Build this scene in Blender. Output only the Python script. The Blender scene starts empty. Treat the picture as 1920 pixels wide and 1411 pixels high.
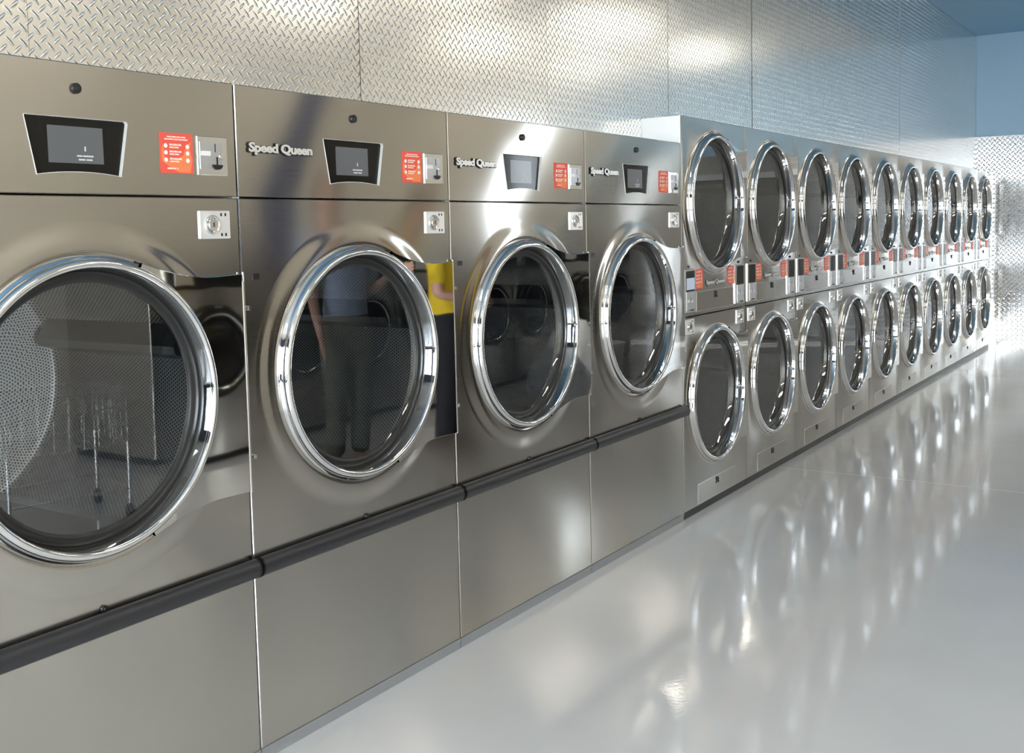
import bpy, math, random
from mathutils import Vector, Matrix
random.seed(7)
SC = bpy.context.scene
COL = SC.collection
PI = math.pi
# ------------------------------------------------------------------ layout (metres)
X0, W, W2 = 2.0413, 0.96065, 0.85754      # seam between first and second big dryer, widths
XS = X0 + 3*W                              # left side of the stacked dryers
HT, HS, HP, ZB = 1.901, 2.0365, 1.595, 0.034
WD, XB, HC, HB = 0.2112, 13.74, 3.64, 2.462
XL, YO, YR = -3.0, -5.2, 1.0               # left wall, opposite wall, rear

# ------------------------------------------------------------------ materials
def mat(name, base=(.8, .8, .8), metal=0., rough=.5, **kw):
    m = bpy.data.materials.new(name); m.use_nodes = True
    b = m.node_tree.nodes['Principled BSDF']
    b.inputs['Base Color'].default_value = (*base, 1)
    b.inputs['Metallic'].default_value = metal
    b.inputs['Roughness'].default_value = rough
    for k, v in kw.items():
        b.inputs[k.replace('_', ' ')].default_value = v
    return m
def nodes(m):
    nt = m.node_tree
    return nt, nt.nodes, nt.links, nt.nodes['Principled BSDF']
def noise_bump(m, scale, strength, dist, stretch=(1, 1, 1), detail=2., coord='Object'):
    nt, N, L, b = nodes(m)
    tc = N.new('ShaderNodeTexCoord'); mp = N.new('ShaderNodeMapping')
    mp.inputs['Scale'].default_value = stretch
    no = N.new('ShaderNodeTexNoise'); no.inputs['Scale'].default_value = scale
    no.inputs['Detail'].default_value = detail
    bu = N.new('ShaderNodeBump'); bu.inputs['Strength'].default_value = strength
    bu.inputs['Distance'].default_value = dist
    L.new(tc.outputs[coord], mp.inputs[0]); L.new(mp.outputs[0], no.inputs['Vector'])
    L.new(no.outputs['Fac'], bu.inputs['Height'])
    prev = b.inputs['Normal'].links[0].from_socket if b.inputs['Normal'].links else None
    if prev: L.new(prev, bu.inputs['Normal'])
    L.new(bu.outputs[0], b.inputs['Normal'])
    return m
def rough_noise(m, scale, lo, hi, stretch=(1, 1, 1), coord='Object'):
    nt, N, L, b = nodes(m)
    tc = N.new('ShaderNodeTexCoord'); mp = N.new('ShaderNodeMapping'); mp.inputs['Scale'].default_value = stretch
    no = N.new('ShaderNodeTexNoise'); no.inputs['Scale'].default_value = scale; no.inputs['Detail'].default_value = 3
    mr = N.new('ShaderNodeMapRange'); mr.inputs['To Min'].default_value = lo; mr.inputs['To Max'].default_value = hi
    L.new(tc.outputs[coord], mp.inputs[0]); L.new(mp.outputs[0], no.inputs['Vector'])
    L.new(no.outputs['Fac'], mr.inputs[0]); L.new(mr.outputs[0], b.inputs['Roughness'])
    return m

M = {}
def brushed(name, base, rough, aniso=.9):
    m = mat(name, base, 1., rough)
    nt, N, L, b = nodes(m)
    b.inputs['Anisotropic'].default_value = aniso
    tg = N.new('ShaderNodeCombineXYZ'); tg.inputs[2].default_value = 1.
    L.new(tg.outputs[0], b.inputs['Tangent'])
    rough_noise(m, 3.0, rough*.85, rough*1.2, (4, 4, 60))
    noise_bump(m, 1.7, .35, .004, (1.3, 1, .8), 1., 'Object')
    # thin sheet with a slight twist along its height
    tc = N.new('ShaderNodeTexCoord'); sp = N.new('ShaderNodeSeparateXYZ'); L.new(tc.outputs['Object'], sp.inputs[0])
    def mth(op, a, c):
        n = N.new('ShaderNodeMath'); n.operation = op
        for i, v in enumerate((a, c)):
            if isinstance(v, (int, float)): n.inputs[i].default_value = v
            else: L.new(v, n.inputs[i])
        return n.outputs[0]
    w = mth('SINE', mth('MULTIPLY', mth('SUBTRACT', 1.80, sp.outputs[2]), PI), 0.)
    cb = N.new('ShaderNodeCombineXYZ'); L.new(mth('MULTIPLY', w, .028), cb.inputs[0])
    ad = N.new('ShaderNodeVectorMath'); ad.operation = 'ADD'; nm = N.new('ShaderNodeVectorMath'); nm.operation = 'NORMALIZE'
    L.new(b.inputs['Normal'].links[0].from_socket, ad.inputs[0]); L.new(cb.outputs[0], ad.inputs[1])
    L.new(ad.outputs[0], nm.inputs[0]); L.new(nm.outputs[0], b.inputs['Normal'])
    return m
M['steel'] = brushed('brushed_stainless', (.52, .495, .455), .125)
M['steel_low'] = M['steel']
M['edge'] = mat('steel_edge', (.72, .70, .66), 1., .22)
M['chrome'] = noise_bump(mat('polished_stainless', (.80, .80, .80), 1., .035), 9., .25, .002)
M['mirror'] = noise_bump(mat('polished_door_plate', (.72, .71, .69), 1., .03), 3.2, .22, .004)
M['rim'] = mat('light_screen_rim', (.86, .85, .82), .3, .3)
M['lettering'] = mat('chrome_lettering', (.90, .88, .85), .6, .3)
M['black'] = mat('black_plastic', (.012, .012, .012), 0., .35)
M['rubber'] = mat('black_rubber_bar', (.022, .022, .025), 0., .38)
noise_bump(M['rubber'], 300, .1, .001)
M['blackglass'] = mat('black_glass_bezel', (.012, .011, .010), 0., .08, Specular_IOR_Level=.2)
M['lcd'] = mat('grey_display', (.07, .073, .076), 0., .12, Emission_Strength=.06)
M['lcd'].node_tree.nodes['Principled BSDF'].inputs['Emission Color'].default_value = (.5, .53, .58, 1)
M['lcdtext'] = mat('display_print', (.6, .6, .6), 0., .3)
M['lcdblue'] = mat('pale_blue_display', (.42, .48, .58), 0., .15, Emission_Strength=.15)
M['lcdblue'].node_tree.nodes['Principled BSDF'].inputs['Emission Color'].default_value = (.55, .65, .85, 1)
M['silver'] = mat('silver_plate', (.62, .62, .64), .85, .34)
M['white'] = mat('white_label', (.85, .84, .82), 0., .4)
M['red'] = mat('red_sticker', (.85, .10, .07), 0., .45)
M['orange'] = mat('orange_print', (.90, .24, .09), 0., .45)
M['pale'] = mat('pale_print', (.95, .72, .6), 0., .45)
M['grey'] = noise_bump(mat('grey_painted_base', (.33, .34, .35), .3, .5), 60, .3, .003)
M['darkint'] = mat('dark_interior', (.03, .032, .035), .3, .6)
M['body'] = mat('galvanised_cabinet_side', (.86, .86, .85), .25, .4)

# perforated drum steel, hole pattern from the unwrapped drum
def perforated():
    m = mat('perforated_drum_steel', (.42, .44, .46), 1., .33)
    nt, N, L, b = nodes(m)
    uv = N.new('ShaderNodeUVMap'); uv.uv_map = 'UVMap'
    sep = N.new('ShaderNodeSeparateXYZ'); L.new(uv.outputs[0], sep.inputs[0])
    def mth(op, a, c=None, d=None):
        n = N.new('ShaderNodeMath'); n.operation = op
        for i, v in enumerate((a, c, d)):
            if v is None: continue
            if isinstance(v, (int, float)): n.inputs[i].default_value = v
            else: L.new(v, n.inputs[i])
        return n.outputs[0]
    def dots(ox, oy):
        u = mth('SUBTRACT', mth('FRACT', mth('ADD', mth('MULTIPLY', sep.outputs[0], 1/.0108), ox)), .5)
        v = mth('SUBTRACT', mth('FRACT', mth('ADD', mth('MULTIPLY', sep.outputs[1], 1/.0172), oy)), .5)
        v = mth('MULTIPLY', v, 1.6)
        return mth('SQRT', mth('ADD', mth('MULTIPLY', u, u), mth('MULTIPLY', v, v)))
    d = mth('MINIMUM', dots(0, 0), dots(.5, .5))
    hole = mth('LESS_THAN', d, .30)
    mx = N.new('ShaderNodeMix'); mx.data_type = 'RGBA'
    mx.inputs[6].default_value = (.66, .68, .70, 1); mx.inputs[7].default_value = (.008, .008, .009, 1)
    L.new(hole, mx.inputs[0]); L.new(mx.outputs[2], b.inputs['Base Color'])
    L.new(mth('SUBTRACT', 1., hole), b.inputs['Metallic'])
    return m
M['perf'] = perforated()

# door glass: clear pane with real reflection
def pane(name, tint, ior=1.5):
    m = bpy.data.materials.new(name); m.use_nodes = True
    nt = m.node_tree; N, L = nt.nodes, nt.links
    for n in list(N): N.remove(n)
    out = N.new('ShaderNodeOutputMaterial'); tr = N.new('ShaderNodeBsdfTransparent'); gl = N.new('ShaderNodeBsdfGlossy')
    lw = N.new('ShaderNodeLayerWeight'); pw = N.new('ShaderNodeMath'); pw.operation = 'POWER'; pw.inputs[1].default_value = 5.
    fr = N.new('ShaderNodeMapRange'); fr.inputs['To Min'].default_value = ior; fr.inputs['To Max'].default_value = 1.
    L.new(lw.outputs['Facing'], pw.inputs[0]); L.new(pw.outputs[0], fr.inputs[0])
    gl.inputs['Roughness'].default_value = .01
    tr.inputs['Color'].default_value = (*tint, 1)
    mx = N.new('ShaderNodeMixShader')
    L.new(fr.outputs[0], mx.inputs[0]); L.new(tr.outputs[0], mx.inputs[1]); L.new(gl.outputs[0], mx.inputs[2])
    L.new(mx.outputs[0], out.inputs[0])
    return m
M['glass'] = pane('tinted_door_glass', (.78, .81, .84), .17)
M['window'] = pane('window_glass', (.95, .96, .96), .05)

# diamond tread plate: raised lozenge lugs, normals from the exact slope of each lug
def tread(name, base, rough, P, U, H):
    m = mat(name, base, 1., rough)
    nt, N, L, b = nodes(m)
    uv = N.new('ShaderNodeUVMap'); uv.uv_map = 'UVMap'
    sep = N.new('ShaderNodeSeparateXYZ'); L.new(uv.outputs[0], sep.inputs[0])
    def mth(op, a, c=None):
        n = N.new('ShaderNodeMath'); n.operation = op
        for i, v in enumerate((a, c)):
            if v is None: continue
            if isinstance(v, (int, float)): n.inputs[i].default_value = v
            else: L.new(v, n.inputs[i])
        return n.outputs[0]
    ka, kc = .7071/.43, .7071/.120
    def lug(o, sgn):
        u = mth('SUBTRACT', mth('FRACT', mth('ADD', mth('MULTIPLY', sep.outputs[0], 1/P), o)), .5)
        v = mth('SUBTRACT', mth('FRACT', mth('ADD', mth('MULTIPLY', sep.outputs[1], 1/P), o)), .5)
        sv = mth('MULTIPLY', v, sgn)
        a = mth('MULTIPLY', mth('ADD', u, sv), ka); c = mth('MULTIPLY', mth('SUBTRACT', u, sv), kc)
        d = mth('ADD', mth('MULTIPLY', a, a), mth('MULTIPLY', c, c))
        ins = mth('LESS_THAN', d, 1.)
        k = 2*H/P
        ga = mth('MULTIPLY', a, ka*k); gc = mth('MULTIPLY', c, kc*k)
        gu = mth('MULTIPLY', mth('ADD', ga, gc), ins)
        gv = mth('MULTIPLY', mth('MULTIPLY', mth('SUBTRACT', ga, gc), sgn), ins)
        return gu, gv
    u1, v1 = lug(0., 1.); u2, v2 = lug(.5, -1.)
    gu, gv = mth('ADD', u1, u2), mth('ADD', v1, v2)
    tc = N.new('ShaderNodeTexCoord'); no = N.new('ShaderNodeTexNoise'); no.inputs['Scale'].default_value = 1.1
    b2 = N.new('ShaderNodeBump'); b2.inputs['Strength'].default_value = .3; b2.inputs['Distance'].default_value = .01
    L.new(tc.outputs['Object'], no.inputs['Vector']); L.new(no.outputs['Fac'], b2.inputs['Height'])
    cb = N.new('ShaderNodeCombineXYZ')
    L.new(mth('MULTIPLY', gu, U[0]), cb.inputs[0]); L.new(mth('MULTIPLY', gu, U[1]), cb.inputs[1]); L.new(gv, cb.inputs[2])
    ad = N.new('ShaderNodeVectorMath'); ad.operation = 'ADD'
    L.new(b2.outputs[0], ad.inputs[0]); L.new(cb.outputs[0], ad.inputs[1])
    nm = N.new('ShaderNodeVectorMath'); nm.operation = 'NORMALIZE'
    L.new(ad.outputs[0], nm.inputs[0]); L.new(nm.outputs[0], b.inputs['Normal'])
    return m
M['tread'] = tread('diamond_tread_plate', (.93, .91, .87), .19, .0365, (1., 0.), .0025)
M['tread2'] = tread('large_diamond_tread_plate', (.50, .50, .495), .18, .056, (0., -1.), .0045)

def paint(name, base, rough=.55, bump=.15):
    m = mat(name, base, 0., rough)
    nt, N, L, b = nodes(m)
    noise_bump(m, 120, bump, .002)
    return m
M['blue'] = paint('blue_wall_paint', (.36, .55, .74), .5)
M['added_doorgrey'] = paint('grey_added_door_paint', (.24, .23, .21), .5)  # only for the made-up door added to the end wall
M['navy'] = paint('navy_wall_paint', (.03, .045, .10), .5)
M['darkblue'] = paint('dark_blue_pilaster_paint', (.04, .06, .15), .5)
M['cream'] = paint('cream_wall_paint', (.80, .76, .68), .6)
M['ceil'] = paint('shaded_blue_ceiling_paint', (.17, .33, .50), .6)  # the wall's blue made darker: the soffit's shade is put into the colour
M['white_ceiling'] = paint('grey_ceiling_paint', (.50, .50, .49), .7)
# epoxy floor
def floor_mat():
    m = mat('grey_epoxy_floor', (.52, .52, .51), 0., .22)
    nt, N, L, b = nodes(m)
    b.inputs['IOR'].default_value = 1.3
    b.inputs['Coat Weight'].default_value = 1.; b.inputs['Coat Roughness'].default_value = .07
    b.inputs['Coat IOR'].default_value = 1.4
    tc = N.new('ShaderNodeTexCoord')
    n1 = N.new('ShaderNodeTexNoise'); n1.inputs['Scale'].default_value = 1.4; n1.inputs['Detail'].default_value = 4
    L.new(tc.outputs['Object'], n1.inputs['Vector'])
    cr = N.new('ShaderNodeValToRGB')
    cr.color_ramp.elements[0].position = .3; cr.color_ramp.elements[0].color = (.60, .60, .605, 1)
    cr.color_ramp.elements[1].position = .75; cr.color_ramp.elements[1].color = (.66, .66, .66, 1)
    L.new(n1.outputs['Fac'], cr.inputs[0]); L.new(cr.outputs[0], b.inputs['Base Color'])
    n2 = N.new('ShaderNodeTexNoise'); n2.inputs['Scale'].default_value = 70; n2.inputs['Detail'].default_value = 2
    n3 = N.new('ShaderNodeTexNoise'); n3.inputs['Scale'].default_value = 4; n3.inputs['Detail'].default_value = 1
    L.new(tc.outputs['Object'], n2.inputs['Vector']); L.new(tc.outputs['Object'], n3.inputs['Vector'])
    b1 = N.new('ShaderNodeBump'); b1.inputs['Strength'].default_value = .25; b1.inputs['Distance'].default_value = .0006
    b2 = N.new('ShaderNodeBump'); b2.inputs['Strength'].default_value = .3; b2.inputs['Distance'].default_value = .002
    L.new(n2.outputs['Fac'], b1.inputs['Height']); L.new(n3.outputs['Fac'], b2.inputs['Height'])
    L.new(b2.outputs[0], b1.inputs['Normal'])
    L.new(b1.outputs[0], b.inputs['Coat Normal']); L.new(b1.outputs[0], b.inputs['Normal'])
    return m
M['floor'] = floor_mat()
M['alu'] = mat('aluminium_frame', (.55, .55, .56), .9, .35)
M['lamp'] = mat('lamp_diffuser', (.9, .9, .9), 0., .4, Emission_Strength=6.5)
M['lamp'].node_tree.nodes['Principled BSDF'].inputs['Emission Color'].default_value = (1., .93, .80, 1)
M['lampframe'] = mat('white_lamp_frame', (.85, .85, .83), 0., .4)
M['pavement'] = mat('pavement', (.5, .48, .45), 0., .8)

# ------------------------------------------------------------------ mesh builder
class MB:
    def __init__(s): s.v = []; s.f = []; s.m = []; s.uv = []; s.sm = []
    def add(s, vs, fs, mi=0, smooth=False, uvs=None):
        o = len(s.v); s.v += [tuple(p) for p in vs]
        for k, f in enumerate(fs):
            s.f.append([i+o for i in f]); s.m.append(mi); s.sm.append(smooth)
            s.uv.append(uvs[k] if uvs else None)
    def box(s, x0, x1, y0, y1, z0, z1, mi=0, bev=0.):
        if bev > 0:
            pts = []
            b = bev
            for (x, sx) in ((x0, 1), (x1, -1)):
                for (y, sy) in ((y0, 1), (y1, -1)):
                    for (z, sz) in ((z0, 1), (z1, -1)):
                        pts += [(x+sx*b, y+sy*b, z), (x+sx*b, y, z+sz*b), (x, y+sy*b, z+sz*b)]
            def ix(a, b_, c, k): return ((a*2+b_)*2+c)*3+k
            F = []
            F += [[ix(0,0,0,2), ix(0,1,0,2), ix(0,1,1,2), ix(0,0,1,2)][::-1], [ix(1,0,0,2), ix(1,1,0,2), ix(1,1,1,2), ix(1,0,1,2)]]
            F += [[ix(0,0,0,1), ix(1,0,0,1), ix(1,0,1,1), ix(0,0,1,1)], [ix(0,1,0,1), ix(1,1,0,1), ix(1,1,1,1), ix(0,1,1,1)][::-1]]
            F += [[ix(0,0,0,0), ix(1,0,0,0), ix(1,1,0,0), ix(0,1,0,0)][::-1], [ix(0,0,1,0), ix(1,0,1,0), ix(1,1,1,0), ix(0,1,1,0)]]
            for a in (0, 1):
                for c in (0, 1):
                    F += [[ix(0,a,c,0), ix(1,a,c,0), ix(1,a,c,1), ix(0,a,c,1)]]
                    F += [[ix(a,0,c,0), ix(a,1,c,0), ix(a,1,c,2), ix(a,0,c,2)]]
                    F += [[ix(a,c,0,1), ix(a,c,1,1), ix(a,c,1,2), ix(a,c,0,2)]]
                    for d in (0, 1): F += [[ix(a,c,d,0), ix(a,c,d,1), ix(a,c,d,2)]]
            s.add(pts, F, mi); return
        P = [(x, y, z) for x in (x0, x1) for y in (y0, y1) for z in (z0, z1)]
        s.add(P, [(0,1,3,2), (4,6,7,5), (0,4,5,1), (2,3,7,6), (0,2,6,4), (1,5,7,3)], mi)
    def prism(s, out, yf, yb, mi=0, bev=0., smooth=False):
        """outline in x,z (seen from -y, counter clockwise); front at yf (more negative), back at yb"""
        n = len(out)
        if bev > 0:
            ins = []
            for i in range(n):
                p, q, r = out[i-1], out[i], out[(i+1) % n]
                d1 = Vector((q[0]-p[0], q[1]-p[1])); d2 = Vector((r[0]-q[0], r[1]-q[1]))
                if d1.length < 1e-9 or d2.length < 1e-9: ins.append(q); continue
                d1.normalize(); d2.normalize()
                n1 = Vector((-d1.y, d1.x)); n2 = Vector((-d2.y, d2.x)); nn = n1+n2
                nn = nn/max(.3, nn.length_squared)*2*bev/1.0
                ins.append((q[0]+nn.x*1., q[1]+nn.y*1.))
            V = [(x, yf, z) for x, z in ins]+[(x, yf+bev, z) for x, z in out]+[(x, yb, z) for x, z in out]
            F = [list(range(n))]
            for L_ in (0, 1):
                for i in range(n):
                    j = (i+1) % n; a = L_*n
                    F.append([a+i, a+n+i, a+n+j, a+j])
            F.append([2*n+i for i in range(n)][::-1])
        else:
            V = [(x, yf, z) for x, z in out]+[(x, yb, z) for x, z in out]
            F = [list(range(n)), [n+i for i in range(n)][::-1]]
            for i in range(n):
                j = (i+1) % n; F.append([i, n+i, n+j, j])
        s.add(V, F, mi, smooth)
    def lathe(s, cx, cz, prof, n=96, mi=0, smooth=True, closed=False, uvscale=None):
        """profile list of (r, y) turned round the y axis through (cx, cz)"""
        V = []
        for r, y in prof:
            for i in range(n):
                a = 2*PI*i/n; V.append((cx+r*math.cos(a), y, cz+r*math.sin(a)))
        F = []; U = []
        m = len(prof); acc = [0]
        for k in range(1, m): acc.append(acc[-1]+math.hypot(prof[k][0]-prof[k-1][0], prof[k][1]-prof[k-1][1]))
        for k in range(m if closed else m-1):
            k2 = (k+1) % m
            for i in range(n):
                j = (i+1) % n
                F.append([k*n+i, k*n+j, k2*n+j, k2*n+i])
                if uvscale:
                    c = uvscale*2*PI; U.append([(i/n*c, acc[k]), ((i+1)/n*c, acc[k]), ((i+1)/n*c, acc[k2]), (i/n*c, acc[k2])])
        s.add(V, F, mi, smooth, U if uvscale else None)
    def disc(s, cx, cz, r, y, n=32, mi=0, flip=False):
        V = [(cx+r*math.cos(2*PI*i/n), y, cz+r*math.sin(2*PI*i/n)) for i in range(n)]
        s.add(V, [list(range(n))[::-1] if flip else list(range(n))], mi, False,
              [[(v[0], v[2]) for v in (V[::-1] if flip else V)]])
    def button(s, cx, cz, r, yf, yb, n=24, mi=0, bev=.15):
        b = r*bev
        s.lathe(cx, cz, [(r, yb), (r, yf+b), (r-b, yf)], n, mi)
        s.disc(cx, cz, r-b, yf, n, mi)
    def holeplate(s, x0, x1, z0, z1, cx, cz, rings, yf, yb, bev, n=128, mi=0):
        """rectangular sheet with a pressed round opening; rings: list of (r,y) from outside in"""
        ang = [2*PI*i/n for i in range(n)]
        xi0, xi1, zi0, zi1 = x0+bev, x1-bev, z0+bev, z1-bev
        ca = [math.atan2(z-cz, x-cx) % (2*PI) for x in (xi0, xi1) for z in (zi0, zi1)]
        for c in ca:
            k = min(range(len(ang)), key=lambda i: abs((ang[i]-c+PI) % (2*PI)-PI)); ang[k] = c
        ang.sort(); n = len(ang)
        def onrect(a, X0_, X1_, Z0_, Z1_):
            dx, dz = math.cos(a), math.sin(a); t = 1e9
            if dx > 1e-9: t = min(t, (X1_-cx)/dx)
            if dx < -1e-9: t = min(t, (X0_-cx)/dx)
            if dz > 1e-9: t = min(t, (Z1_-cz)/dz)
            if dz < -1e-9: t = min(t, (Z0_-cz)/dz)
            return cx+dx*t, cz+dz*t
        inner = [onrect(a, xi0, xi1, zi0, zi1) for a in ang]
        outer = []
        for (x, z) in inner:
            X = x0 if abs(x-xi0) < 1e-6 else (x1 if abs(x-xi1) < 1e-6 else x)
            Z = z0 if abs(z-zi0) < 1e-6 else (z1 if abs(z-zi1) < 1e-6 else z)
            outer.append((X, Z))
        V = [(x, yb, z) for x, z in outer]+[(x, yf+bev, z) for x, z in outer]+[(x, yf, z) for x, z in inner]
        F = []; fl = []
        for k in (0, 1):
            for i in range(n):
                j = (i+1) % n; F.append([k*n+i, k*n+j, k*n+n+j, k*n+n+i])
        s.add(V, F, mi, False)
        V = [(x, yf, z) for x, z in inner]
        for r, y in rings: V += [(cx+r*math.cos(a), y, cz+r*math.sin(a)) for a in ang]
        F = []
        for k in range(len(rings)):
            for i in range(n):
                j = (i+1) % n; F.append([k*n+i, k*n+j, k*n+n+j, k*n+n+i])
        s.add(V, F, mi, True)
    def starpts(s, cx, cz, out, ang):
        R = []
        n = len(out)
        for a in ang:
            dx, dz = math.cos(a), math.sin(a); best = None
            for i in range(n):
                p, q = out[i], out[(i+1) % n]
                ex, ez = q[0]-p[0], q[1]-p[1]; den = dx*ez-dz*ex
                if abs(den) < 1e-12: continue
                t = ((p[0]-cx)*ez-(p[1]-cz)*ex)/den; u = ((p[0]-cx)*dz-(p[1]-cz)*dx)/den
                if t > 0 and -1e-6 <= u <= 1+1e-6 and (best is None or t > best): best = t
            R.append((cx+dx*best, cz+dz*best))
        return R
    def starang(s, cx, cz, outs, n=72):
        A = [2*PI*i/n for i in range(n)]
        for o in outs: A += [math.atan2(z-cz, x-cx) % (2*PI) for x, z in o]
        A = sorted(A); B = [A[0]]
        for a in A[1:]:
            if a-B[-1] > 1e-4: B.append(a)
        return B
    def starplate(s, x0, x1, z0, z1, cx, cz, hole, yf, yb, bev, mi=0):
        o0 = [(x0, z0), (x1, z0), (x1, z1), (x0, z1)]; o1 = [(x0+bev, z0+bev), (x1-bev, z0+bev), (x1-bev, z1-bev), (x0+bev, z1-bev)]
        A = s.starang(cx, cz, [o1, hole]); n = len(A)
        I = s.starpts(cx, cz, o1, A); Hh = s.starpts(cx, cz, hole, A); O = []
        for (x, z) in I:
            O.append((x0 if abs(x-o1[0][0]) < 1e-6 else (x1 if abs(x-o1[1][0]) < 1e-6 else x), z0 if abs(z-o1[0][1]) < 1e-6 else (z1 if abs(z-o1[2][1]) < 1e-6 else z)))
        V = [(x, yb, z) for x, z in O]+[(x, yf+bev, z) for x, z in O]+[(x, yf, z) for x, z in I]+[(x, yf, z) for x, z in Hh]+[(x, yb, z) for x, z in Hh]
        F = []
        for k in range(4):
            for i in range(n):
                j = (i+1) % n; F.append([k*n+i, k*n+j, k*n+n+j, k*n+n+i])
        s.add(V, F, mi)
    def starframe(s, cx, cz, outer, inner, yf, yo, yi, mi=0):
        A = s.starang(cx, cz, [outer, inner]); n = len(A)
        O = s.starpts(cx, cz, outer, A); I = s.starpts(cx, cz, inner, A)
        V = [(x, yo+.002, z) for x, z in O]+[(x, yf, z) for x, z in O]+[(cx+(x-cx)*.3+(I[k][0]-cx)*.7, yf, cz+(z-cz)*.3+(I[k][1]-cz)*.7) for k, (x, z) in enumerate(O)]+[(x, yi, z) for x, z in I]
        F = []
        for k in range(3):
            for i in range(n):
                j = (i+1) % n; F.append([k*n+i, k*n+j, k*n+n+j, k*n+n+i])
        s.add(V, F, mi)
    def tube(s, p, q, r, n=12, mi=0):
        p, q = Vector(p), Vector(q); d = (q-p).normalized()
        a = d.orthogonal().normalized(); b = d.cross(a)
        V = []
        for c in (p, q):
            for i in range(n):
                t = 2*PI*i/n; V.append(tuple(c+a*r*math.cos(t)+b*r*math.sin(t)))
        F = [[i, (i+1) % n, n+(i+1) % n, n+i] for i in range(n)]
        s.add(V, F, mi, True)
        s.add(V[:n], [list(range(n))[::-1]], mi); s.add(V[n:], [list(range(n))], mi)
    def build(s, name, mats, parent=None, loc=None):
        me = bpy.data.meshes.new(name)
        me.from_pydata(s.v, [], s.f); me.validate()
        if not isinstance(mats, (list, tuple)): mats = [mats]
        for m in mats: me.materials.append(m)
        ok = len(me.polygons) == len(s.f)
        if ok:
            me.polygons.foreach_set('material_index', s.m)
            me.polygons.foreach_set('use_smooth', s.sm)
        if any(u for u in s.uv) and ok:
            ul = me.uv_layers.new(name='UVMap')
            for p, u in zip(me.polygons, s.uv):
                if u:
                    for li, c in zip(p.loop_indices, u): ul.data[li].uv = c
        me.update()
        o = bpy.data.objects.new(name, me); COL.objects.link(o)
        if parent: o.parent = parent
        if loc: o.location = loc
        return o

def empty(name, loc=(0, 0, 0), rz=0.):
    o = bpy.data.objects.new(name, None); COL.objects.link(o); o.location = loc; o.rotation_euler.z = rz
    o.empty_display_size = .1
    return o
def tag(o, label, cat, group=None):
    o['label'] = label; o['category'] = cat
    if group: o['group'] = group
    return o
def struct(o): o['kind'] = 'structure'; return o
def copy_tree(o, parent=None):
    c = o.copy(); COL.objects.link(c)
    if parent: c.parent = parent
    for ch in list(o.children): copy_tree(ch, c)
    return c
def text_mesh(name, txt, x0, x1, z0, z1, yf, m, parent, bold=0., depth=.002, squeeze=1.):
    """lettering fitted to the box (cap height z0..z1), facing -y"""
    cu = bpy.data.curves.new(name, 'FONT'); cu.body = txt; cu.size = 1.; cu.offset = bold; cu.extrude = .5
    cu.space_character = squeeze
    cu.resolution_u = 3
    t = bpy.data.objects.new(name, cu); COL.objects.link(t)
    bpy.context.view_layer.update()
    dg = bpy.context.evaluated_depsgraph_get()
    me = bpy.data.meshes.new_from_object(t.evaluated_get(dg))
    bpy.data.objects.remove(t); me.name = name
    xs = [v.co.x for v in me.vertices]; mx, Mx = min(xs), max(xs)
    cap = .72
    for v in me.vertices:
        x = x0+(v.co.x-mx)/(Mx-mx)*(x1-x0); z = z0+v.co.y/cap*(z1-z0); y = yf+depth*(.5-v.co.z)
        v.co = (x, y, z)
    me.materials.clear(); me.materials.append(m)
    o = bpy.data.objects.new(name, me); COL.objects.link(o); o.parent = parent
    return o
def rrect(x0, x1, z0, z1, r, n=5):
    P = []
    for cx, cz, a0 in ((x1-r, z0+r, -PI/2), (x1-r, z1-r, 0), (x0+r, z1-r, PI/2), (x0+r, z0+r, PI)):
        for i in range(n+1):
            a = a0+PI/2*i/n; P.append((cx+r*math.cos(a), cz+r*math.sin(a)))
    return P

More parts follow.
